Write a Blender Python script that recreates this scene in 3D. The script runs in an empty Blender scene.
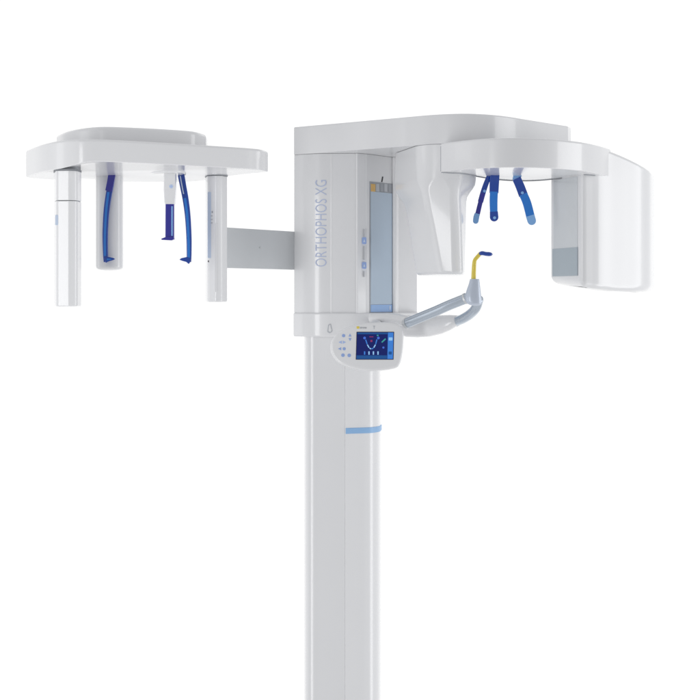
import bpy, bmesh, math
from mathutils import Vector, Matrix

F, H0, CX, ZC = 1480.0, 300.0, 350.0, 1.65      # focal length (px at 700), horizon row, centre column, eye height
scene = bpy.context.scene
COL = scene.collection

def PX(px, D): return ((px-CX)/F*D, D)
def ZY(py, D): return ZC+(H0-py)/F*D
def P3(px, py, D): return Vector(((px-CX)/F*D, D, ZY(py, D)))

# ------------------------------------------------------------------ materials
def mat(name, col, rough=.3, metal=0., coat=0., emit=None, es=0., bump=0., bscale=400., mott=.015, spec=.5, trans=0.):
    m = bpy.data.materials.new(name); m.use_nodes = True
    nt = m.node_tree; b = nt.nodes['Principled BSDF']
    b.inputs['Roughness'].default_value = rough
    b.inputs['Metallic'].default_value = metal
    b.inputs['Coat Weight'].default_value = coat
    b.inputs['Coat Roughness'].default_value = .06
    b.inputs['Specular IOR Level'].default_value = spec
    b.inputs['Transmission Weight'].default_value = trans
    tc = nt.nodes.new('ShaderNodeTexCoord')
    n = nt.nodes.new('ShaderNodeTexNoise'); n.inputs['Scale'].default_value = 6.; n.inputs['Detail'].default_value = 4.
    nt.links.new(tc.outputs['Object'], n.inputs['Vector'])
    mx = nt.nodes.new('ShaderNodeMix'); mx.data_type = 'RGBA'
    mx.inputs[6].default_value = (*[c*(1-mott) for c in col], 1)
    mx.inputs[7].default_value = (*[min(1, c*(1+mott)) for c in col], 1)
    nt.links.new(n.outputs['Fac'], mx.inputs[0]); nt.links.new(mx.outputs[2], b.inputs['Base Color'])
    if bump:
        n2 = nt.nodes.new('ShaderNodeTexNoise'); n2.inputs['Scale'].default_value = bscale
        nt.links.new(tc.outputs['Object'], n2.inputs['Vector'])
        bp = nt.nodes.new('ShaderNodeBump'); bp.inputs['Strength'].default_value = bump; bp.inputs['Distance'].default_value = .001
        nt.links.new(n2.outputs['Fac'], bp.inputs['Height']); nt.links.new(bp.outputs['Normal'], b.inputs['Normal'])
    if emit:
        b.inputs['Emission Color'].default_value = (*emit, 1); b.inputs['Emission Strength'].default_value = es
    return m

WHITE  = mat('white_lacquer', (.86, .862, .872), .24, coat=.45)
WHITE2 = mat('white_plastic', (.87, .873, .882), .2, coat=.45)
SATIN  = mat('satin_white', (.78, .79, .815), .4)
GREYM  = mat('grey_metal', (.68, .70, .715), .42, metal=.35)
TUBEM  = mat('silver_blue_metal', (.54, .60, .67), .2, metal=.8)
CONEM  = mat('satin_silver', (.60, .66, .76), .35, metal=.25)
DARK   = mat('dark_gap', (.05, .05, .055), .6)
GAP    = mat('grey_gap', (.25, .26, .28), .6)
NAVY   = mat('navy_plastic', (.008, .06, .37), .15, coat=.5)
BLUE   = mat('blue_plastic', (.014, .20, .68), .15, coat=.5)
VIOLET = mat('violet_blue_plastic', (.03, .03, .32), .12, coat=.5)
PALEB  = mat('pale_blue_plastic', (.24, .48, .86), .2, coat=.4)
MARK   = mat('mark_blue', (.30, .52, .82), .4)
TEXTB  = mat('print_blue', (.53, .60, .80), .45)
STRIPB = mat('strip_blue', (.62, .72, .88), .4)
PANELB = mat('panel_grey_blue', (.46, .57, .69), .08, coat=1.)
PANELC = mat('panel_blue', (.30, .48, .80), .25, coat=.4)
SENSW  = mat('sensor_window_grey', (.42, .49, .54), .2, coat=.4)
SENSF  = mat('sensor_face_grey', (.70, .73, .75), .18, coat=.6)
ORANGE = mat('orange_print', (.80, .50, .16), .4)
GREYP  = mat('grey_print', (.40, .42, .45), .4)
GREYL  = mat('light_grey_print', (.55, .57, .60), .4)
BTN    = mat('button_blue', (.33, .46, .80), .4)
BTNL   = mat('button_pale_blue', (.45, .58, .90), .35)
YELLOW = mat('yellow_plastic', (.82, .66, .10), .25, coat=.3)
SCR    = mat('screen_navy', (.006, .01, .07), .15, emit=(.003, .008, .075), es=1., spec=.25)
SCRB   = mat('screen_blue', (.02, .1, .4), .15, emit=(.05, .20, .52), es=.7, spec=.25)
SCRL   = mat('screen_light', (.2, .4, .6), .1, emit=(.28, .50, .80), es=.55)
SCRM   = mat('screen_mid', (.02, .05, .3), .1, emit=(.05, .14, .50), es=.8)
SCRR   = mat('screen_red', (.3, .02, .05), .1, emit=(.12, .03, .16), es=.5)
SCRG   = mat('screen_green', (.02, .3, .2), .1, emit=(.05, .26, .34), es=.5)
SCRT   = mat('screen_teal', (.01, .04, .12), .15, emit=(.01, .07, .24), es=.8, spec=.25)
LOGOY  = mat('logo_yellow', (.85, .68, .12), .4)

# ------------------------------------------------------------------ geometry helpers
def link(name, bm, m, parent=None, ang=35, wn=True):
    me = bpy.data.meshes.new(name)
    bmesh.ops.recalc_face_normals(bm, faces=bm.faces)
    bm.to_mesh(me); bm.free()
    for p in me.polygons: p.use_smooth = True
    me.set_sharp_from_angle(angle=math.radians(ang))
    me.materials.append(m)
    o = bpy.data.objects.new(name, me); COL.objects.link(o)
    if parent is not None:
        o.parent = parent
        o.matrix_parent_inverse = parent_world(parent).inverted()
    if wn:
        w = o.modifiers.new('weighted', 'WEIGHTED_NORMAL'); w.keep_sharp = True
    return o

def parent_world(p):
    M = Matrix.Identity(4)
    chain = []
    while p is not None:
        chain.append(p); p = p.parent
    for q in reversed(chain):
        M = M @ q.matrix_parent_inverse @ q.matrix_basis
    return M

def expand(pts):
    """points whose third value is 'S' lie on a smooth curve between their neighbouring corner points"""
    n = len(pts)
    if not any(p[2] == 'S' for p in pts): return pts
    k0 = next(i for i in range(n) if pts[i][2] != 'S')
    pts = pts[k0:]+pts[:k0]; out = []; i = 0
    while i < n:
        out.append(pts[i])
        if pts[(i+1) % n][2] == 'S':
            run = [pts[i]]; j = i+1
            while j < n and pts[j][2] == 'S': run.append(pts[j]); j += 1
            run.append(pts[j % n])
            c = catmull([Vector((p[0], p[1], 0)) for p in run], 9)
            out += [(v.x, v.y, 0) for v in c[1:-1]]
            i = j
        else: i += 1
    return out

def rounded(pts, seg=8):
    """pts: (x, y, r); corner arcs, r clipped to what the edges allow"""
    pts = expand(pts)
    n = len(pts); out = []
    for i in range(n):
        p0 = Vector(pts[i-1][:2]); p = Vector(pts[i][:2]); p1 = Vector(pts[(i+1) % n][:2]); r = pts[i][2]
        a = (p0-p); b = (p1-p); la, lb = a.length, b.length
        if r <= 0 or la < 1e-7 or lb < 1e-7: out.append(p); continue
        a /= la; b /= lb
        ang = a.angle(b)
        turn = math.pi-ang
        if turn < 1e-3: out.append(p); continue
        t = r*math.tan(turn/2); t = min(t, la*.495, lb*.495)
        s0 = p+a*t; s1 = p+b*t
        rr = t/math.tan(turn/2)
        bis = (a+b).normalized(); c = p+bis*(rr/math.sin(ang/2))
        v0 = s0-c; v1 = s1-c
        a0 = math.atan2(v0.y, v0.x); d = math.atan2(v1.y, v1.x)-a0
        while d > math.pi: d -= 2*math.pi
        while d < -math.pi: d += 2*math.pi
        for k in range(seg+1):
            th = a0+d*k/seg
            out.append(c+Vector((math.cos(th), math.sin(th)))*rr)
    # drop doubles
    res = []
    for q in out:
        if not res or (q-res[-1]).length > 1e-6: res.append(q)
    if (res[0]-res[-1]).length < 1e-6: res.pop()
    return res

def area2(p): return sum(p[i-1].x*p[i].y-p[i].x*p[i-1].y for i in range(len(p)))/2

def inset(poly, d):
    n = len(poly); s = 1 if area2(poly) > 0 else -1; out = []
    for i in range(n):
        p0, p, p1 = poly[i-1], poly[i], poly[(i+1) % n]
        e0 = (p-p0).normalized(); e1 = (p1-p).normalized()
        n0 = Vector((-e0.y, e0.x))*s; n1 = Vector((-e1.y, e1.x))*s
        m = n0+n1
        if m.length < 1e-6: out.append(p+n0*d); continue
        m.normalize(); c = max(.4, m.dot(n0))
        out.append(p+m*(d/c))
    return out

def cap(bm, vs):
    try: bm.faces.new(vs)
    except ValueError: pass

def rings(bm, loops, caps=(True, True)):
    vs = [[bm.verts.new(v) for v in l] for l in loops]
    n = len(vs[0])
    for a, b in zip(vs, vs[1:]):
        for i in range(n):
            try: bm.faces.new((a[i-1], a[i], b[i], b[i-1]))
            except ValueError: pass
    if caps[0]: cap(bm, vs[0][::-1])
    if caps[1]: cap(bm, vs[-1])

def solid(bm, poly, m0, m1, r0, r1, fmap, seg=5):
    """poly extruded along third axis from m0(x,y) to m1(x,y), rims rounded by r0/r1; fmap(a,b,c)->Vector"""
    f0 = m0 if callable(m0) else (lambda x, y: m0)
    f1 = m1 if callable(m1) else (lambda x, y: m1)
    loops = []
    if r0 > 0:
        for k in range(seg+1):
            th = math.pi/2*k/seg
            q = inset(poly, r0*(1-math.sin(th))) if k < seg else poly
            loops.append([fmap(v.x, v.y, f0(v.x, v.y)+r0*(1-math.cos(th))) for v in q])
        extra = inset(poly, r0*1.3); loops.insert(0, [fmap(v.x, v.y, f0(v.x, v.y)) for v in extra])
    else: loops.append([fmap(v.x, v.y, f0(v.x, v.y)) for v in poly])
    if r1 > 0:
        for k in range(seg+1):
            th = math.pi/2*(1-k/seg)
            q = inset(poly, r1*(1-math.sin(th))) if k else poly
            loops.append([fmap(v.x, v.y, f1(v.x, v.y)-r1*(1-math.cos(th))) for v in q])
        extra = inset(poly, r1*1.3); loops.append([fmap(v.x, v.y, f1(v.x, v.y)) for v in extra])
    else: loops.append([fmap(v.x, v.y, f1(v.x, v.y)) for v in poly])
    rings(bm, loops)

XYZ = lambda a, b, c: Vector((a, b, c))
def plan(pts, seg=8):
    """(px, D, r) -> rounded plan polygon in metres"""
    return rounded([(*PX(p[0], p[1]), p[2] if len(p) > 2 else 0) for p in pts], seg)

def prism(name, pts, z0, z1, m, parent, r0=0, r1=0, seg=8):
    bm = bmesh.new(); solid(bm, plan(pts, seg), z0, z1, r0, r1, XYZ)
    return link(name, bm, m, parent)

def plate(name, pts, D, thick, m, parent, r=.001, seg=8, back=0, tilt=0., pivot=None, bm=None):
    """outline given as picture-scale (px, py, r_px) standing at distance D, real thickness; front face at D.
    tilt leans the top away about the pivot row"""
    k = D/F
    poly = rounded([((p[0]-CX)*k, (H0-p[1])*k, (p[2]*k if p[2] != 'S' else 'S') if len(p) > 2 else 0) for p in pts], seg)
    pz = (H0-pivot)*k if pivot is not None else 0
    c, s = math.cos(tilt), math.sin(tilt)
    def fm(a, b, d):
        zz = b-pz
        return Vector((a, D+zz*s-d*c*-1 if False else D+zz*s-d*c, ZC+pz+zz*c+d*s))
    own = bm is None
    if own: bm = bmesh.new()
    solid(bm, poly, -thick, back, 0 if thick < r*2.2 else r, r, fm, 3)
    if own: return link(name, bm, m, parent)

def box_pts(x0, y0, x1, y1, r=0): return [(x0, y0, r), (x1, y0, r), (x1, y1, r), (x0, y1, r)]
def circ_pts(cx, cy, r, n=14): return [(cx+r*math.cos(2*math.pi*i/n), cy+r*math.sin(2*math.pi*i/n)) for i in range(n)]

def catmull(p, n=8):
    out = []
    for i in range(len(p)-1):
        a = p[max(i-1, 0)]; b = p[i]; c = p[i+1]; d = p[min(i+2, len(p)-1)]
        for k in range(n):
            t = k/n
            out.append(.5*((2*b)+(c-a)*t+(2*a-5*b+4*c-d)*t*t+(3*b-a-3*c+d)*t**3))
    out.append(p[-1].copy()); return out

def sweep(bm, path, rad, n=16, sx=1., sy=1., round_end=True):
    """tube through points; rad number or list; sx/sy squash"""
    N = len(path); rad = rad if isinstance(rad, list) else [rad]*N
    T = []
    for i in range(N):
        T.append((path[min(i+1, N-1)]-path[max(i-1, 0)]).normalized())
    ref = Vector((0, 1, 0))
    if max(abs(t.y) for t in T) > .8 and max(abs(t.z) for t in T) < .8: ref = Vector((0, 0, 1))
    loops = []
    def loop(c, t, r):
        u = t.cross(ref).normalized(); v = u.cross(t)
        return [c+u*(r*sx*math.cos(2*math.pi*k/n))+v*(r*sy*math.sin(2*math.pi*k/n)) for k in range(n)]
    if round_end:
        for k in (0, 1, 2): th = math.pi/2*k/3; loops.append(loop(path[0]-T[0]*rad[0]*.5*(math.cos(th)), T[0], rad[0]*max(.05, math.sin(th))))
    for i in range(N): loops.append(loop(path[i], T[i], rad[i]))
    if round_end:
        for k in (2, 1, 0): th = math.pi/2*k/3; loops.append(loop(path[-1]+T[-1]*rad[-1]*.5*(math.cos(th)), T[-1], rad[-1]*max(.05, math.sin(th))))
    rings(bm, loops)

def lathe(bm, c, prof, n=40):
    loops = [[Vector((c[0]+r*math.cos(2*math.pi*k/n), c[1]+r*math.sin(2*math.pi*k/n), z)) for k in range(n)] for r, z in prof]
    rings(bm, loops)

def text(name, s, size, origin, xdir, ydir, m, parent, width=None, height=None, thin=0.):
    cu = bpy.data.curves.new(name, 'FONT'); cu.body = s; cu.size = size; cu.extrude = .0004; cu.offset = thin
    cu.resolution_u = 4
    t = bpy.data.objects.new('tmp', cu); COL.objects.link(t)
    bpy.context.view_layer.update()
    me = bpy.data.meshes.new_from_object(t.evaluated_get(bpy.context.evaluated_depsgraph_get()))
    bpy.data.objects.remove(t); bpy.data.curves.remove(cu)
    xs = [v.co.x for v in me.vertices]; ys = [v.co.y for v in me.vertices]
    x0, x1, y0, y1 = min(xs), max(xs), min(ys), max(ys)
    kx = width/(x1-x0) if width else 1; ky = height/(y1-y0) if height else kx
    xd = Vector(xdir).normalized(); yd = Vector(ydir).normalized(); zd = xd.cross(yd)
    for v in me.vertices:
        c = v.co.copy()
        v.co = Vector(origin)+xd*((c.x-x0)*kx)+yd*((c.y-y0)*ky)+zd*c.z
    me.materials.clear(); me.materials.append(m); me.name = name
    o = bpy.data.objects.new(name, me); COL.objects.link(o)
    o.parent = parent; o.matrix_parent_inverse = parent_world(parent).inverted()
    return o

# ------------------------------------------------------------------ the machine
root = bpy.data.objects.new('dental_xray_machine', None); COL.objects.link(root)
root.location = (.02, 5.5, 0); root.empty_display_size = .3
root['label'] = 'tall white dental x-ray machine with side skull unit, blue supports and small lit screen'
root['category'] = 'x-ray machine'

# ---- column
colpts = [(304, 5.53, .02), (304.2, 5.475, 'S'), (305, 5.428, 'S'), (307, 5.402, 'S'), (309, 5.394, 'S'), (313, 5.3892, 'S'), (320, 5.386, 'S'), (344.4, 5.3745, 0), (345, 5.3765), (345.6, 5.3745, 0), (356, 5.388, 'S'), (366, 5.401, 'S'), (372, 5.415, 'S'), (377, 5.443, 'S'), (380, 5.48, 'S'), (381, 5.54, .02), (381, 5.72, .02), (308, 5.72, .02)]
column = prism('column', colpts, .05, 1.53, WHITE, root)
prism('foot_plate', [(285, 5.36, .03), (398, 5.36, .03), (398, 5.85, .03), (285, 5.85, .03)], 0, .05, SATIN, root, .0, .008)
# height mark following the front face
poly = plan(colpts)
front = [v for v in poly if v.y < 5.52 and v.x/v.y*F+CX > 345.4]
front.sort(key=lambda v: v.x/v.y)
front.append(Vector(PX(381, 5.53)))
outer = []
for i, v in enumerate(front):
    e = (front[min(i+1, len(front)-1)]-front[max(i-1, 0)]).normalized(); nrm = Vector((e.y, -e.x))
    outer.append(v+nrm*.0028)
bm = bmesh.new(); loops = []
mk = outer+[v for v in front[::-1]]
zc = ZY(431.3, 5.36)
for inn, z in ((.0015, zc-.0105), (0, zc-.009), (0, zc+.009), (.0015, zc+.0105)):
    k = .4 if inn else 1
    loops.append([Vector((front[i].x+(outer[i].x-front[i].x)*k, front[i].y+(outer[i].y-front[i].y)*k, z)) for i in range(len(front))] +
                 [Vector((v.x, v.y+.003, z)) for v in front[::-1]])
rings(bm, loops)
link('height_mark', bm, MARK, column)

# ---- carriage housing
hpts = [(294, 5.46, .004), (294.3, 5.407, .006), (303, 5.381, 'S'), (311, 5.365, 'S'), (320, 5.3555, 'S'), (331, 5.351, 0), (331.6, 5.3495, .002), (332.4, 5.3500, .004), (343, 5.346, 'S'), (355, 5.3435, .008), (356, 5.3445, .0), (357.2, 5.340, .010), (366.0, 5.3665, .008), (366.5, 5.367, .0),
        (392.3, 5.495, .0), (393, 5.486, .012), (396.4, 5.490, .02), (398.5, 5.52, .01), (417, 5.62, .01), (417, 5.9, .02), (300, 5.9, .02)]
housing = prism('carriage_housing', hpts, 1.603, 2.1792, WHITE, root)
fpts = [(293.5, 5.46, .01), (293.6, 5.398, .008), (303, 5.369, 'S'), (316, 5.347, 'S'), (336, 5.336, 'S'), (357, 5.336, 'S'), (376, 5.38, 'S'), (396, 5.46, 'S'), (418.5, 5.56, .02), (418.5, 5.9, .02), (300, 5.9, .02)]
flange = prism('carriage_base', fpts, 1.517, 1.603, WHITE, root, .006, .006)
# key slot on the flange
plate('key_slot', [(330.6, 323, 1), (328, 325, 1.5), (327.2, 332, 1.5), (330, 333.6, 1.5), (332.6, 331, 1), (332, 328.5, .6)], 5.336, .006, GREYL, flange, .0006)
plate('key_slot', [(330.4, 324.2, .5), (329, 326, .5), (328.4, 331, .6), (330.6, 332.0, .3), (331.6, 330, .3), (330.6, 327, .3)], 5.3352, .002, WHITE, flange, .0003)
# lettering up the left face
a = Vector((*PX(326.6, 5.3535), 0)); b = Vector((*PX(314.6, 5.3605), 0))
yd = (b-a); wy = yd.length*.93
nz = Vector((0, 0, 1)).cross(yd.normalized())
org = Vector((a.x, a.y, ZY(266.5, 5.355)))+nz*.0022
text('lettering', 'ORTHOPHOS XG', .05, org, (0, 0, 1), yd, TEXTB, housing, width=ZY(180, 5.355)-ZY(266.5, 5.355), height=wy, thin=-.0006)

# inclined face frame helper: place pieces on the face 366.5..392.5
fa, fb = Vector(PX(366.5, 5.366)), Vector(PX(392.5, 5.496))
fdir = (fb-fa).normalized(); fn = Vector((fdir.y, -fdir.x))
def onface(name, x0, x1, y0, y1, m, parent, off=.002, th=.002, slant=0, r=.0005):
    def s_of(px):   # distance along the face for a picture column
        t = (px-CX)/F
        return (t*fa.y-fa.x)/(fdir.x-t*fdir.y)
    s0, s1 = s_of(x0), s_of(x1)
    Dm = fa.y+fdir.y*(s0+s1)/2
    poly = rounded([(s0, ZY(y1, Dm), 0), (s1, ZY(y1, Dm), 0), (s1+0, ZY(y0, Dm), 0), (s0, ZY(y0, Dm), 0)])
    if slant:
        poly[2].x += slant; poly[3].x += slant
    def fm(a_, b_, c_):
        q = fa+fdir*a_+fn*c_
        return Vector((q.x, q.y, b_))
    bm = bmesh.new(); solid(bm, poly, off-th-.001, off, 0, r, fm, 2)
    return link(name, bm, m, parent)
onface('display_frame', 369.6, 392.2, 182.6, 313, GREYP, housing, .0015)
setp = onface('setting_panel', 370.4, 391.6, 192.4, 304.2, PANELB, housing, .003)
onface('panel_footer', 370.4, 391.6, 304.6, 312, PANELC, setp, .003)
onface('orange_key', 370.6, 374.8, 184, 191.8, ORANGE, setp, .003)
for i in range(4):
    x = 375.6+i*4.05
    onface('grey_key', x, x+3.3, 184, 191.8, GREYL if i % 2 == 0 else GREYP, setp, .003)
onface('pointer_mark', 381.2, 382.3, 176.5, 182, DARK, housing, .001, slant=.006, r=.0002)
onface('footer_line', 388.6, 389.6, 306, 310, STRIPB, setp, .0045)
# small blue keys with a hairline scale on the narrow strip at the corner
for y in (240.5, 265.3):
    k = plate('height_key', box_pts(362.2, y-3.2, 366.4, y+3.4, .8), 5.352, .012, BTN, housing, .0006)
    plate('key_symbol', [(363.2, y+1.6), (364.3, y-1.6), (365.4, y+1.6)], 5.3512, .002, STRIPB, k, .0002)
for y0, y1 in ((229, 236), (246, 260), (271, 277)):
    plate('scale_line', box_pts(364.0, y0, 364.6, y1), 5.3535, .012, GREYL, housing, .0002)

# ---- overhead arm
rail = [(294, 5.40, .003), (385, 5.157, 'S'), (410, 5.092, 'S'), (432, 5.041, 'S'), (457, 5.010, 'S'), (480, 5.018, 'S'), (505, 5.077, 'S'), (536, 5.216, 'S'), (568, 5.37, .004), (571, 5.42, .01), (566, 5.62, .05), (420, 5.95, .1), (300, 5.95, .02)]
arm = prism('overhead_arm', rail, 2.180, 2.281, WHITE, root, .0025, .005, 12)

# bearing between arm and rotating arm
bm = bmesh.new(); c = PX(510, 5.12); lathe(bm, c, [(.17, 2.17), (.17, 2.185)]); link('bearing', bm, GREYL, root)
# ---- rotating arm
band = [(441, 4.965, .002), (460, 4.893, 'S'), (480, 4.838, 'S'), (500, 4.808, 'S'), (520, 4.804, 'S'), (540, 4.820, 'S'), (560, 4.858, 'S'), (583, 4.940, 'S'), (600, 5.055, 'S'), (610.5, 5.16, .004),
        (606, 5.32, .01), (575, 5.33, .02), (562, 5.23, .05), (545, 5.30, 'S'), (520, 5.345, 'S'), (495, 5.27, 'S'), (476, 5.14, .05), (458, 5.06, .05), (443, 5.06, .01)]
rot = prism('rotating_arm', band, 2.080, 2.177, WHITE, root, .003, .008, 10)
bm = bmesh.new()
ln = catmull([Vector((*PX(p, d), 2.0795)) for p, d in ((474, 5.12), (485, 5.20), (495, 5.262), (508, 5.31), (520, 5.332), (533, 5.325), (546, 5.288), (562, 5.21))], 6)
sweep(bm, ln, .0022, 8); link('edge_outline', bm, GAP, rot)  # dark tube added to outline the bright underside's rear edge
bm = bmesh.new(); sweep(bm, [Vector((*PX(440.9, 4.9675), 2.082)), Vector((*PX(440.9, 4.9675), 2.166))], .0013, 6); link('end_shadow_line', bm, GREYP, rot)  # thin dark tube stands in for the shadow line at the left end
bm = bmesh.new(); sweep(bm, [Vector((*PX(610.9, 5.1635), 2.081)), Vector((*PX(610.9, 5.1635), 2.165))], .0013, 6); link('end_shadow_line', bm, GREYL, rot)  # grey tube drawn as the thin shadow along the right end
bm = bmesh.new(); sweep(bm, catmull([Vector((*PX(p, d), 2.0785)) for p, d in ((584, 5.066), (592, 5.088), (601, 5.122), (611, 5.160))], 5), .0014, 6); link('end_shadow_line', bm, GREYP, rot)  # shadow of the arm's lower edge on the sensor head, modelled as a tube
bm = bmesh.new(); sweep(bm, catmull([Vector((*PX(p, d), 2.0785)) for p, d in ((441.5, 4.975), (450, 4.998), (458, 5.004), (466, 5.04), (476, 5.115))], 5), .0014, 6); link('end_shadow_line', bm, GREYP, rot)  # shadow line under the arm at the tube head, added as grey tube

# ---- tube head
def loft(name, secs, m, parent, topcap=True, seg=8, ang=50):
    bm = bmesh.new(); loops = []
    for z, pts in secs:
        poly = rounded([(*PX(p[0], p[1]), p[2]) for p in pts], seg)
        loops.append([Vector((v.x, v.y, z)) for v in poly])
    rings(bm, loops)
    return link(name, bm, m, parent, ang)
def hs(z, L, FL, FR, R, g=0., rf=.03):
    k = min(1, max(0, (2.10-z)/.22)); k = k*k*(3-2*k)
    q = min(1, max(0, (2.085-z)/.07)); q = q*q*(3-2*q); rf = .10*(1-q)+.040*q
    return (z, [(L, 5.33-.13*k-g, .02), (FL+2*k, 5.045-g, rf), (FR, 5.01-g, rf*.8), (R, 5.13-g-.03*k, .022), (R-3, 5.36, .02), (L+6, 5.42, .02)])
secs = [hs(2.1788, 396, 420, 458, 476, 0, .02), hs(2.168, 395.6, 420, 458, 476.4, 0, .02), hs(2.12, 395, 420.5, 457.5, 476.4, 0, .02), hs(2.066, 394.7, 421, 457.2, 476, 0, .025),
        hs(2.060, 394.8, 421, 457.2, 475.8, 0, .026), hs(2.048, 395.1, 421.4, 457.2, 475.2, 0, .027), hs(2.035, 396.2, 422, 457.4, 473, 0, .028), hs(2.020, 398.6, 422.8, 457.8, 469.6, 0, .03), hs(2.005, 401.8, 423.4, 458, 467.2, 0, .03),
        hs(1.990, 404.4, 424, 458.3, 466.4, 0, .03), hs(1.96, 406.6, 425.2, 458.8, 466.1, 0, .03), hs(1.912, 409, 428, 459.8, 465.8, 0, .03), hs(1.827, 412.6, 433, 461.2, 465.2, 0, .028), hs(1.75, 416.2, 437.4, 462.4, 464.6, 0, .025),
        hs(1.745, 416.5, 437.6, 462.4, 464.5, -.001, .024), hs(1.740, 417.2, 437.8, 462.2, 464.1, -.006, .022), hs(1.7375, 418.4, 438.5, 461.6, 463.2, -.012, .02), hs(1.7365, 421, 440, 460, 461.5, -.02, .02)]
head = loft('tube_head', secs[::-1], WHITE2, root)
# groove line where the tube shell meets the arm end
bm = bmesh.new()
gl = [Vector((*PX(394.6, 5.325), 2.063)), Vector((*PX(408, 5.195), 2.063)), Vector((*PX(419.5, 5.073), 2.063))]
sweep(bm, gl, .0009, 6); link('shell_seam', bm, GREYL, head)

# ---- sensor head
sp = [(551, 5.29, .030), (582, 5.070, .030), (592, 5.092, 0), (601, 5.112, 'S'), (612, 5.151, 'S'), (626, 5.196, 'S'), (640, 5.245, 'S'), (650, 5.305, 'S'), (654.2, 5.40, .02), (650, 5.62, .06), (590, 5.68, .05), (556, 5.52, .03)]
def zt(x, y):
    px = x/y*F+CX
    d = max(0, px-605)
    return 2.172-d*.0009-d*d*.0000095
def zb(x, y):
    px = x/y*F+CX
    t = (px-551)/100
    return 1.713-.034*math.sin(min(1, max(0, t))*math.pi*.62)
bm = bmesh.new(); solid(bm, plan(sp, 8), zb, zt, .026, .010, XYZ, 7)
sensor = link('sensor_head', bm, WHITE2, root)
ia, ib = Vector(PX(551, 5.29)), Vector(PX(581, 5.075))
idir = (ib-ia).normalized(); inn = Vector((idir.y, -idir.x))
def oninner(name, x0, x1, z0, z1, m, parent, off, th=.003, skew=0):
    def s_of(px):
        t = (px-CX)/F
        return (t*ia.y-ia.x)/(idir.x-t*idir.y)
    s0, s1 = s_of(x0), s_of(x1)
    poly = [Vector((s0, z0)), Vector((s1, z0)), Vector((s1, z1)), Vector((s0, z1))]
    def fm(a_, b_, c_):
        q = ia+idir*a_+inn*c_
        return Vector((q.x, q.y, b_))
    bm = bmesh.new(); solid(bm, poly, off-th, off, 0, .0006, fm, 2)
    return link(name, bm, m, parent)
oninner('sensor_cover', 553.8, 577.6, 1.738, 2.076, SENSF, sensor, .0015)
oninner('sensor_window', 553.0, 577.8, 1.734, 1.832, SENSW, sensor, .003)

# ---- temple supports under the rotating arm
def blade(name, segs, D, th, parent, dot=None, hook=None):
    """segs: list of (list of (px,py,halfwidth), material)"""
    e = None
    for i, (pts, m) in enumerate(segs):
        c = catmull([Vector((p[0], p[1], p[2])) for p in pts], 6)
        L, R = [], []
        for j, v in enumerate(c):
            t = (c[min(j+1, len(c)-1)]-c[max(j-1, 0)]); t.z = 0; t.normalize()
            L.append((v.x-t.y*v.z, v.y+t.x*v.z)); R.append((v.x+t.y*v.z, v.y-t.x*v.z))
        tip = []
        if i == len(segs)-1:
            v = c[-1]; t = (c[-1]-c[-2]); t.z = 0; t.normalize()
            for k in range(1, 8):
                th_ = math.pi*k/8
                dx = math.cos(th_)*v.z; dy = math.sin(th_)*v.z
                tip.append((v.x-t.y*dx+t.x*dy, v.y+t.x*dx+t.y*dy))
        pts2 = L+tip+R[::-1]
        o = plate(name if e is None else ('blade_tip' if i == len(segs)-1 else 'blade_pad'), pts2, D-i*.0006, th, m, parent if e is None else e, .0012)
        if e is None: e = o
    if dot:
        plate('rivet', circ_pts(dot[0], dot[1], 1.5), D-.003, .003, PALEB, e, .0005)
    if hook:
        plate('bracket', hook, D+.004, .008, PALEB, e, .001)
    return e
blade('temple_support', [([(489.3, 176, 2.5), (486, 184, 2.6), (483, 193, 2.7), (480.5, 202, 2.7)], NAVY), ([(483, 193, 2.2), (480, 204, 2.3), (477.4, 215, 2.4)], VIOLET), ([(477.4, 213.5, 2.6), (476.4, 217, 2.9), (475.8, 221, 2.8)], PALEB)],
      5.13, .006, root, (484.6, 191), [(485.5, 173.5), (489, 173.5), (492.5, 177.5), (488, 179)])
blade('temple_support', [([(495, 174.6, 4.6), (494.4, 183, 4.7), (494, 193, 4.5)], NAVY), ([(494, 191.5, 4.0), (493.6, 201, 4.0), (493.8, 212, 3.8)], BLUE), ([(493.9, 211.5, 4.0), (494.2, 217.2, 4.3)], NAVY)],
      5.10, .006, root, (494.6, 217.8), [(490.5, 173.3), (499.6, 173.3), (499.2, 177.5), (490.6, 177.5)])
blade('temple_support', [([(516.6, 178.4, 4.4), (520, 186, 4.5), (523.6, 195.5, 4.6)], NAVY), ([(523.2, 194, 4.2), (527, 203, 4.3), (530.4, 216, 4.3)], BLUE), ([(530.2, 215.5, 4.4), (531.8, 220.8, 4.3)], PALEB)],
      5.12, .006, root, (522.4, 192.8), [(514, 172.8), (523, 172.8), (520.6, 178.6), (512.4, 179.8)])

# ---- handle, chin support and bite block
chin = None
bm = bmesh.new()
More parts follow.
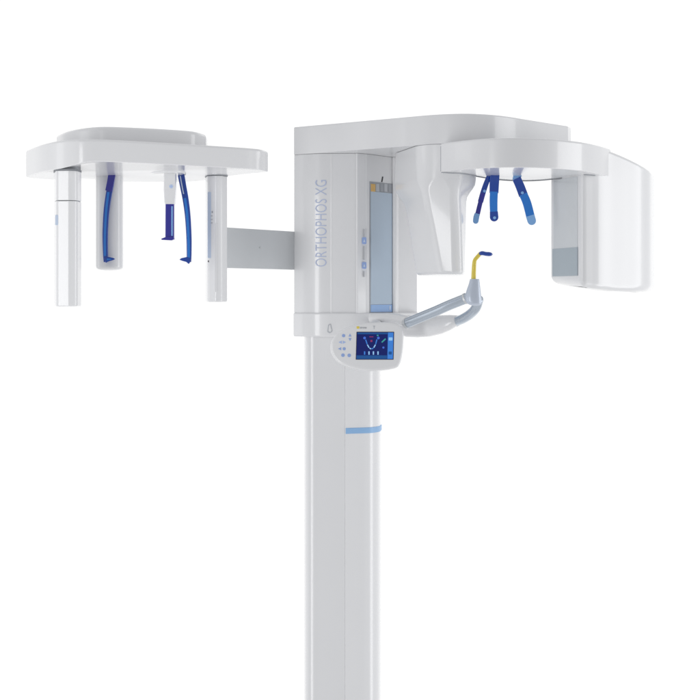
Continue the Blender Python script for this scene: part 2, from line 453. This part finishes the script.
# white tray body, lofted along its length
def ell(c, rx, ry, rz, n=24): return [c+Vector((0, ry*math.cos(2*math.pi*k/n), rz*math.sin(2*math.pi*k/n)))+Vector((rx*math.sin(2*math.pi*k/n), 0, 0)) for k in range(n)]
tr = [(392, 323, 5.32, .04, .026), (398, 324.5, 5.295, .045, .033), (406, 326.2, 5.265, .048, .0385), (418, 326.6, 5.235, .05, .0385), (430, 326, 5.21, .05, .0375), (441, 324.6, 5.185, .048, .0335), (450, 322.6, 5.165, .043, .0275), (456.5, 320.8, 5.155, .034, .020), (461, 319.6, 5.15, .020, .012), (462.6, 319.4, 5.148, .008, .005)]
rings(bm, [ell(P3(a_, b_, d_), 0, ry, rz) for a_, b_, d_, ry, rz in tr])
tray = link('support_tray', bm, WHITE, root)
bm = bmesh.new()
sweep(bm, catmull([P3(372, 318.6, 5.27), P3(385, 318.4, 5.22), P3(397, 319.2, 5.17), P3(406, 321.5, 5.12)], 6), [.017+.0002*i for i in range(19)], 18, sx=.9, sy=1.)
link('handle_mount', bm, WHITE, root)
bm = bmesh.new()
sweep(bm, catmull([P3(407.4, 323, 5.11), P3(422, 316.8, 5.07), P3(436, 311, 5.03), P3(450, 304.8, 4.99), P3(469.6, 297.0, 4.942)], 6), .0172, 28, round_end=False)
hb = link('handle_bar', bm, TUBEM, root)
bm = bmesh.new(); sweep(bm, [P3(464.6, 298.9, 4.953), P3(466.4, 298.2, 4.950)], .0186, 28, round_end=False); link('end_ring', bm, GREYM, hb)
bm = bmesh.new()
sweep(bm, [P3(405.4, 324, 5.115), P3(407.6, 323, 5.108)], [.0182, .0182], 28, round_end=False); link('end_ring', bm, GREYM, hb)
bm = bmesh.new()
sweep(bm, catmull([P3(455.6, 321.6, 5.15), P3(463, 318.6, 5.10), P3(470.5, 313.8, 5.05), P3(476, 307.6, 5.0), P3(478.6, 299, 4.965)], 6), [.0168]*25, 28)
hb2 = link('handle_bar', bm, TUBEM, root)
bm = bmesh.new()
sweep(bm, [P3(453.4, 322.2, 5.165), P3(456.2, 321.2, 5.148)], [.0185, .0185], 28, round_end=False); link('end_ring', bm, GREYM, hb2)
# cone socket
bm = bmesh.new(); loops = []
for py, cx_, rx, rd in ((279, 474.6, .0145, .013), (279.6, 474.6, .0158, .0145), (284, 474.3, .0185, .018), (290, 473.6, .0232, .022), (296, 473.1, .0272, .026), (300.5, 473.4, .0280, .027), (303.4, 474.2, .0245, .024), (305, 475, .017, .017), (305.6, 475.3, .006, .006)):
    c = P3(cx_, py, 4.94)
    loops.append([Vector((c.x+rx*math.copysign(abs(math.cos(t))**.8, math.cos(t)), c.y+rd*math.copysign(abs(math.sin(t))**.8, math.sin(t)), c.z)) for t in [2*math.pi*k/32 for k in range(32)]])
rings(bm, loops); sock = link('bite_socket', bm, CONEM, root)


bite = bpy.data.objects.new('bite_block', None); COL.objects.link(bite); bite.location = P3(474.2, 279, 4.94); bite.empty_display_size = .05
bite['label'] = 'yellow bite rod with dark blue mouthpiece standing in the silver cone socket'
bite['category'] = 'bite block'
bm = bmesh.new()
sweep(bm, catmull([P3(473.6, 280.5, 4.94), P3(473.8, 272, 4.94), P3(474.3, 263, 4.94), P3(475.2, 259.6, 4.94), P3(478.2, 256, 4.94), P3(480.4, 253.4, 4.94)], 6),
      [.0082, .0081, .008, .0079, .0078, .0077, .0076, .0075, .0074, .0073, .0072, .0071, .0070, .0069, .0068]+[.0066]*16, 18, sx=1., sy=.8)
rod = link('rod', bm, YELLOW, bite)
bm = bmesh.new()
sweep(bm, [P3(473.9, 277, 4.9330), P3(474.2, 266, 4.9330)], .0010, 6); link('rod_ridge', bm, YELLOW, rod)
bm = bmesh.new()
sweep(bm, catmull([P3(479.4, 254.2, 4.94), P3(482, 253.2, 4.94), P3(486, 253.9, 4.94), P3(490, 254.2, 4.94), P3(492.2, 254.4, 4.94)], 6),
      [.0050, .0058, .0066, .0070, .0074, .0075, .0076, .0077, .0076, .0074, .0074, .0074, .0074, .0075, .0076, .0077, .0078, .0076, .0072, .0068, .0064, .0058, .0050, .0042, .003], 18, sx=.95, sy=1.3)
link('mouthpiece', bm, NAVY, bite)

# ---- control panel
DP, TL, PV = 5.06, math.radians(7), 346
out = [(330.4, 346, 'S'), (333, 337.6, 'S'), (341.4, 329.8, 'S'), (353, 324.8, 'S'), (366, 322.4, 'S'), (382, 321.7, 'S'), (394, 322.4, 'S'), (400.6, 326, 'S'), (403.6, 333, 'S'), (403.4, 345, 'S'), (402, 356, 'S'), (399.9, 363.6, 'S'), (396.6, 367.4, 'S'), (388, 369.6, 0), (372, 370.9, 'S'), (355, 368.8, 'S'), (340, 363.2, 'S'), (332.4, 355.2, 'S')]
cp = plate('control_panel', out, DP, .034, WHITE2, root, .008, 8, 0, TL, PV)
def pp(name, pts, m, off, th=.0012, parent=cp, r=.0002, seg=4):
    k = DP/F
    # off: how far in front of the panel's face
    c, s = math.cos(TL), math.sin(TL)
    kk = DP/F
    poly = rounded([((p[0]-CX)*kk, (H0-p[1])*kk, (p[2] if len(p) > 2 else 0)*kk) for p in pts], seg)
    pz = (H0-PV)*kk
    def fm(a, b, d):
        zz = b-pz
        return Vector((a, DP+zz*s-d*c, ZC+pz+zz*c+d*s))
    bm = bmesh.new(); solid(bm, poly, off-th, off, 0, r, fm, 2)
    return link(name, bm, m, parent, wn=False)
pp('screen_bezel', [(356.5, 331.7, .4), (394.2, 331.7, .4), (393.5, 359.7, .4), (355.7, 359.7, .4)], DARK, .0008)
scr = pp('screen', [(357, 332.2), (393.8, 332.2), (393.1, 359.3), (356.2, 359.3)], SCR, .0014)
pp('menu_bar', [(388, 332.5), (393.4, 332.5), (392.8, 359), (387.3, 359)], SCRB, .0018, parent=scr)
pp('menu_key', [(388.8, 337.4, .5), (392.6, 337.4, .5), (392.5, 340.6, .5), (388.7, 340.6, .5)], SCRL, .0022, parent=scr)
pp('menu_key', [(388.6, 351.6, .5), (391.8, 351.6, .5), (391.7, 354.6, .5), (388.5, 354.6, .5)], SCRT, .0022, parent=scr)
# header, icons and the dental arch drawn on the screen
pp('status_line', [(357.4, 332.6), (387.6, 332.6), (387.6, 334.2), (357.4, 334.2)], SCRT, .0018, parent=scr)
pp('status_line', [(356.6, 355.4), (387, 355.4), (386.9, 359), (356.5, 359)], SCRT, .0018, parent=scr)
arch = [(365.6, 339.4), (367.2, 344.4), (369.2, 348), (371.4, 349.2), (373.6, 348), (375.6, 344.4), (377, 339.2)]
for i in range(len(arch)-1):
    (x0, y0), (x1, y1) = arch[i], arch[i+1]
    d = Vector((x1-x0, y1-y0)).normalized(); nx, ny = -d.y*.55, d.x*.55
    x0 += d.x*.3; y0 += d.y*.3; x1 -= d.x*.3; y1 -= d.y*.3
    pp('arch_segment', [(x0+nx, y0+ny), (x1+nx, y1+ny), (x1-nx, y1-ny), (x0-nx, y0-ny)], SCRL if i in (1, 2, 4) else SCRB, .0018, parent=scr)
pp('screen_icon', circ_pts(364.6, 338, 1.4, 8), SCRM, .0018, parent=scr)
pp('screen_icon', circ_pts(378.4, 338, 1.4, 8), SCRM, .0018, parent=scr)
pp('screen_icon', [(369.4, 336.4), (373.4, 336.4), (373.4, 337.2), (369.4, 337.2)], SCRR, .0018, parent=scr)
pp('screen_icon', [(370.4, 340), (372.4, 340), (372.4, 342), (370.4, 342)], SCRR, .0018, parent=scr)
pp('screen_icon', [(381.2, 342), (385.2, 338.2), (386, 339.4), (382.2, 342.8)], SCRG, .0018, parent=scr)
pp('screen_icon', [(376.8, 334.8), (378.6, 334.8), (378.6, 336), (376.8, 336)], SCRG, .0018, parent=scr)
for i, x in enumerate((364.6, 369, 373.4, 378)):
    pp('mode_key', [(x-.7, 351.4, .2), (x+.7, 351.4, .2), (x+.6, 354.8, .2), (x-.6, 354.8, .2)], (SCRB, SCRL, SCRL, SCRL)[i], .0018, parent=scr)
pp('screen_icon', circ_pts(383.4, 347.6, 1.1, 8), SCRM, .0018, parent=scr)
# membrane buttons with their symbols
def tri(x, y, r, up): return [(x-r, y+r*up), (x+r, y+r*up), (x, y-r*up)]
def trh(x, y, r, s): return [(x+r*s, y-r), (x+r*s, y+r), (x-r*s, y)]
for x, y in ((343.6, 335.6),): pp('panel_button', circ_pts(x, y, 1.7, 12), BTN, .0008)
pp('panel_button', tri(350, 335.0, 1.5, 1), BTN, .0008)
pp('panel_button', tri(350, 339.6, 1.5, -1), BTN, .0008)
pp('panel_button', trh(340.2, 342.2, 1.6, 1), BTNL, .0008); pp('panel_button', trh(344.4, 342.2, 1.6, -1), BTNL, .0008)
pp('panel_button', trh(339.6, 348.8, 1.6, 1), BTN, .0008); pp('panel_button', circ_pts(344.2, 348.8, 1.6, 12), BTN, .0008)
pp('panel_button', circ_pts(343, 355.2, 1.8, 12), BTN, .0008); pp('panel_button', circ_pts(349.2, 355.4, 1.8, 12), BTN, .0008)
kk = DP/F
pp('logo_patch', [(356.6, 326.2, .3), (359.4, 326.2, .3), (359.4, 328.6, .3), (356.6, 328.6, .3)], LOGOY, .0006)
def panel_at(px, py, off):
    c, s = math.cos(TL), math.sin(TL); zz = (PV-py)*kk
    return Vector(((px-CX)*kk, DP+zz*s-off*c, ZC+(H0-PV)*kk+zz*c+off*s))
text('maker_lettering', 'sirona', .008, panel_at(360, 328.4, .0006), (1, 0, 0), (0, math.sin(TL), math.cos(TL)), GREYP, cp, width=6.6*kk, height=1.9*kk)
pp('warning_symbol', [(372.8, 325.6), (375.4, 325.6), (374.6, 327), (374.4, 329), (373.8, 329), (373.8, 327)], GREYL, .0006)
# panel bracket to the housing
bm = bmesh.new(); sweep(bm, [P3(376, 330, 5.11), P3(376, 327, 5.3), P3(376, 327, 5.45)], .03, 16); link('panel_bracket', bm, SATIN, root)

# ---- cephalometric side arm
ca, cb = Vector(PX(222, 5.075)), Vector(PX(300, 5.435))
cd = (cb-ca).normalized(); cn = Vector((-cd.y, cd.x))*.035
bm = bmesh.new()
pl = rounded([(ca.x, ca.y, .004), (cb.x, cb.y, 0), (cb.x+cn.x, cb.y+cn.y, 0), (ca.x+cn.x, ca.y+cn.y, .004)])
solid(bm, pl, 1.761, 1.900, .002, .002, XYZ, 3)
bar = link('side_bar', bm, GREYM, root)
bm = bmesh.new(); q = ca+cd*((cb-ca).length*.47)-cn*.02
c = Vector((q.x, q.y, 1.836)); nn = Vector((-cn.x, -cn.y, 0)).normalized()
sweep(bm, [c-nn*.001, c+nn*.0015], [.0035, .003], 12); link('screw', bm, GREYM, bar)

# skull unit plate
ring = [(26, 4.80, .012), (40, 4.628, 'S'), (56, 4.520, 'S'), (74, 4.476, 'S'), (92, 4.470, 'S'), (112, 4.487, 'S'), (150, 4.544, 'S'), (190, 4.614, 'S'), (237, 4.703, 'S'), (252, 4.737, 'S'), (262, 4.770, 'S'), (268, 4.83, .015),
        (262, 4.86, .03), (245, 4.92, .1), (224, 5.02, .1), (206, 5.17, .08), (190, 5.24, .1), (150, 5.25, .3), (110, 5.22, .1), (92, 5.13, .1), (76, 4.99, .1), (50, 4.90, .2), (30, 4.84, .03)]
def rzb(x, y):
    px = x/y*F+CX
    t = min(1, max(0, (px-55)/40)); t = t*t*(3-2*t)
    return ZC+.399+.0195*t
bm = bmesh.new(); solid(bm, plan(ring, 8), rzb, ZC+.486, .003, .009, XYZ, 6)
skull = link('skull_unit_body', bm, WHITE, root)
capp = [(56.5, 4.87, .02), (64, 4.77, 'S'), (77, 4.688, 'S'), (92, 4.640, 'S'), (108, 4.628, 'S'), (130, 4.648, 'S'), (158, 4.684, 'S'), (186, 4.735, 'S'), (198, 4.775, 'S'), (206, 4.84, .02), (207.5, 4.93, .03), (190, 5.15, .1), (100, 5.12, .1), (60, 4.95, .05)]
prism('top_cover', capp, ZC+.480, ZC+.543, WHITE, skull, 0, .012, 8)

# pillars
pa = [(54, 4.60, .012), (56, 4.527, .012), (76, 4.520, .024), (81.2, 4.585, .02), (80, 4.68, .02), (57, 4.69, .015)]
p1 = prism('pillar', pa, 1.630, ZY(201, 4.53), WHITE2, root, .005, .0015)
prism('pillar_core', [(55.5, 4.60, .01), (57, 4.537, .01), (76, 4.532, .02), (80, 4.59, .015), (79, 4.67, .015), (58, 4.68, .01)], 1.94, 2.06, GREYP, p1)
prism('pillar_collar', pa, ZY(200.3, 4.53), ZC+.3975, WHITE2, p1, .0015, 0)
prism('pillar_seal', [(53.6, 4.60, .012), (55.6, 4.523, .012), (76.4, 4.516, .024), (81.6, 4.583, .02), (80, 4.68, .02), (57, 4.69, .015)], ZC+.3950, ZC+.401, GAP, p1)
# faint blue tag on the pillar's left corner
plate('blue_tag', box_pts(55.2, 215, 58.2, 225, .4), 4.526, .02, STRIPB, p1, .0004)

cB = Vector(PX(109.6, 4.865))
bm = bmesh.new(); rB = 13.6/F*4.82
prof = [(rB*.3, ZY(270.6, 4.86)), (rB*.62, ZY(270.2, 4.86)), (rB*.84, ZY(269.4, 4.86)), (rB*.95, ZY(268.4, 4.86)), (rB*.99, ZY(267.2, 4.86)), (rB, ZY(265.5, 4.86)), (rB, ZC+.4195)]
loops = [[Vector((cB.x+r*math.copysign(abs(math.cos(t))**.85, math.cos(t)), cB.y+r*math.copysign(abs(math.sin(t))**.85, math.sin(t)), z)) for t in [2*math.pi*k/56 for k in range(56)]] for r, z in prof]
rings(bm, loops); pB = link('pillar', bm, WHITE2, root)
bm = bmesh.new(); lathe(bm, PX(109.6, 4.865), [(.083, ZC+.4172), (.083, ZC+.42)]); link('mounting_ring', bm, GREYL, pB)
bm = bmesh.new(); lathe(bm, PX(109.6, 4.865), [(.080, ZC+.4165), (.080, ZC+.4195)]); link('mounting_disc', bm, WHITE2, pB)

pc = [(205.4, 5.01, .02), (207.6, 4.935, .02), (220, 4.912, .035), (227.2, 4.965, .022), (226, 5.07, .02), (208, 5.09, .02)]
p3 = prism('pillar', pc, ZY(302, 4.94), ZC+.4135, WHITE2, root, .006, 0)
prism('pillar_seal', [(204.8, 5.01, .02), (207.2, 4.930, .02), (220.2, 4.906, .035), (227.9, 4.963, .022), (226, 5.07, .02), (208, 5.09, .02)], ZC+.4150, ZC+.4190, GREYP, p3)
plate('scale_strip', box_pts(207.6, 192, 211.2, 258, .8), 4.9285, .02, STRIPB, p3, .0004)
plate('scale_strip', box_pts(214.4, 223, 217.4, 292, .8), 4.9185, .014, WHITE, p3, .0012)
plate('index_symbol', circ_pts(212.6, 212, 1.1, 10), 4.925, .012, GREYP, p3, .0003)
for y in (215.5, 219, 222.5): plate('index_line', box_pts(210.8, y, 214.6, y+.8), 4.9255, .012, GREYL, p3, .0002)
plate('lock_pin', circ_pts(208.7, 261.3, 1.0, 10), 4.933, .015, DARK, p3, .0003)

# small screws on the underside
for (x, d) in ((83.5, 4.80), (205.5, 4.99-.15), (149.8, 4.80)):
    bm = bmesh.new(); lathe(bm, PX(x, d), [(.0035, ZC+.4165), (.0035, ZC+.42)], 16)
    link('screw', bm, GREYP, skull)
bm = bmesh.new(); lathe(bm, PX(214.5, 4.84), [(.007, ZC+.412), (.009, ZC+.42)], 16); link('knob', bm, WHITE2, skull)

# nose support
cN = PX(168, 4.765)
bm = bmesh.new(); lathe(bm, cN, [(.045, ZC+.404), (.054, ZC+.4075), (.057, ZC+.412), (.058, ZC+.42)]); nd = link('nose_support_disc', bm, WHITE2, root)
bm = bmesh.new()
arcp = [Vector((cN[0]+.0595*math.cos(t), cN[1]+.0595*math.sin(t), ZC+.4165)) for t in [math.radians(188+i*6) for i in range(15)]]
sweep(bm, arcp, .0014, 6); link('disc_seam', bm, DARK, nd)
ns = plate('nose_support', [(164, 168, 1), (175.2, 168, 1), (175.4, 190, .5), (174.4, 204, 1.2), (164.4, 204, 1.2), (163.6, 190, .5)], 4.740, .035, WHITE2, root, .002)
nb = plate('nose_blade', [(165.4, 203, 0), (174.0, 203, 0), (174.0, 238.6, 1), (172.6, 239.6, 1), (165.2, 238, 1)], 4.747, .022, VIOLET, ns, .0016)
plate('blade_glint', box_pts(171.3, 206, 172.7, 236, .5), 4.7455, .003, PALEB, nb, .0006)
plate('nose_rest', [(161.2, 238.6, .4), (166, 236.8, .5), (174, 237.2, .5), (174.2, 239.2, .5), (171.5, 240.4, .5), (161.4, 239.8, .4)], 4.742, .028, VIOLET, ns, .0012)
plate('round_emblem', circ_pts(171.2, 186.4, 2.1, 16), 4.7392, .002, STRIPB, ns, .0003)
plate('emblem_mark', box_pts(170.8, 184.8, 171.6, 188), 4.7386, .001, BTNL, ns, .0002)
plate('emblem_mark', box_pts(169.6, 186.0, 172.8, 186.8), 4.7387, .001, BTNL, ns, .0002)

# ear rods
def strip(cl, hw):
    c = catmull([Vector((a_, b_, 0)) for a_, b_ in cl], 6); L = []; R = []
    for j, v in enumerate(c):
        t = (c[min(j+1, len(c)-1)]-c[max(j-1, 0)]).normalized()
        h = hw(j/(len(c)-1)) if callable(hw) else hw
        L.append((v.x-t.y*h, v.y+t.x*h)); R.append((v.x+t.y*h, v.y-t.x*h))
    return L+R[::-1]
DE = 4.80
r1c = [(112.4, 171.5), (110.6, 184), (108, 198), (106, 214), (105, 234), (105.2, 252), (105.8, 262)]
e1 = plate('ear_rod', strip(r1c, lambda t: 3.4-1.1*t), DE, .012, NAVY, root, .002)
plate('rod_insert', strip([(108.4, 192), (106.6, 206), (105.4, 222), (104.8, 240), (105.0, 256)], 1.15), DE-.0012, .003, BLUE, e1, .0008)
plate('rod_clamp', strip([(112.2, 172), (110.4, 182), (108.4, 191)], lambda t: 3.7-.4*t), DE-.0022, .016, VIOLET, e1, .0015)
plate('rod_clip', box_pts(108.4, 170.2, 115.6, 173.6, .6), DE+.001, .02, GREYM, e1, .001)
plate('ear_tip', [(104.4, 257.6, .5), (107.4, 256.6, .6), (113, 257.8, .8), (115.6, 259, .6), (112, 260.4, .8), (107.6, 261.6, .8), (105.6, 263.2, .6)], DE-.003, .012, NAVY, e1, .0015)
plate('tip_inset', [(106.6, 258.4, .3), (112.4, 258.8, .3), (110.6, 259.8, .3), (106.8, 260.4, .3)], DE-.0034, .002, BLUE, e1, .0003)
r2c = [(180.8, 174), (183, 186), (185.6, 200), (187.6, 216), (188.8, 236), (189, 252), (188.8, 262)]
e2 = plate('ear_rod', strip(r2c, lambda t: 3.4-1.1*t), DE, .012, NAVY, root, .002)
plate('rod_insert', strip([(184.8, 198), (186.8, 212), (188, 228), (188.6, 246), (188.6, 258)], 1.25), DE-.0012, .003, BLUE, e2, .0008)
plate('rod_slot', strip([(180.2, 176), (181.8, 185), (183.6, 194)], .55), DE-.0012, .003, STRIPB, e2, .0006)
plate('rod_clip', box_pts(178.2, 171.6, 185.4, 175, .6), DE+.001, .02, GREYM, e2, .001)
plate('ear_tip', [(190.4, 258.4, .5), (187.2, 256.8, .6), (181.6, 258, .8), (178.8, 259.6, .6), (182.4, 261, .8), (186.2, 262, .8), (188.6, 264.2, .6), (190.2, 262, .5)], DE-.003, .012, NAVY, e2, .0015)

# ------------------------------------------------------------------ studio world: bright white sweep behind and to the sides, dimmer towards the camera
world = bpy.data.worlds.new('World'); scene.world = world; world.use_nodes = True
nt = world.node_tree; nt.nodes.clear()
outn = nt.nodes.new('ShaderNodeOutputWorld'); bg = nt.nodes.new('ShaderNodeBackground')
tc = nt.nodes.new('ShaderNodeTexCoord'); sep = nt.nodes.new('ShaderNodeSeparateXYZ')
nt.links.new(tc.outputs['Generated'], sep.inputs[0])
rampn = nt.nodes.new('ShaderNodeValToRGB'); mr = nt.nodes.new('ShaderNodeMapRange')
mr.inputs['From Min'].default_value = -1; mr.inputs['From Max'].default_value = 1
nt.links.new(sep.outputs['Y'], mr.inputs['Value']); nt.links.new(mr.outputs['Result'], rampn.inputs['Fac'])
e = rampn.color_ramp.elements
e[0].position = 0.0; e[0].color = (.38, .385, .397, 1)
e[1].position = .92; e[1].color = (1, 1, 1, 1)
for pos, c in ((.2, (.42, .425, .437, 1)), (.5, (.70, .705, .72, 1)), (.78, (.62, .625, .64, 1))):
    q = e.new(pos); q.color = c
bg.inputs['Strength'].default_value = 1.06
nt.links.new(rampn.outputs['Color'], bg.inputs['Color']); nt.links.new(bg.outputs[0], outn.inputs[0])

def softbox(name, az, el, dist, sx, sy, rad, col=(1, 1, 1), z=1.8):
    a_ = math.radians(az)
    L = bpy.data.lights.new(name, 'AREA'); L.shape = 'RECTANGLE'; L.size = sx; L.size_y = sy
    L.energy = rad*math.pi*sx*sy; L.color = col
    o = bpy.data.objects.new(name, L); COL.objects.link(o)
    tgt = Vector((.05, 5.1, 1.75))
    o.location = Vector((tgt.x+math.sin(a_)*dist, tgt.y-math.cos(a_)*dist, z+math.sin(math.radians(el))*dist))
    d = tgt-o.location; d.z = 0; o.rotation_euler = d.to_track_quat('-Z', 'Y').to_euler()
    return o
softbox('softbox_right', 89, 0, 4.2, 1.9, 4.4, 2.4, z=.75)
softbox('strip_light', -34, 0, 3.6, .6, 3.9, 5.2, z=.45)
softbox('softbox_left', -84, 0, 4.0, 1.4, 3.6, .7, z=1.0)

# ------------------------------------------------------------------ camera
cam = bpy.data.cameras.new('Camera'); co = bpy.data.objects.new('Camera', cam); COL.objects.link(co)
co.location = (0, 0, ZC); co.rotation_euler = (math.pi/2, 0, 0)
cam.sensor_width = 36; cam.lens = F/700*36; cam.shift_y = -(350-H0)/700; cam.clip_end = 100
scene.camera = co
scene.view_settings.view_transform = 'Standard'; scene.view_settings.look = 'None'
scene.view_settings.gamma = 1; scene.view_settings.exposure = 0
scene.render.resolution_x = scene.render.resolution_y = 1024
scene.cycles.max_bounces = 8
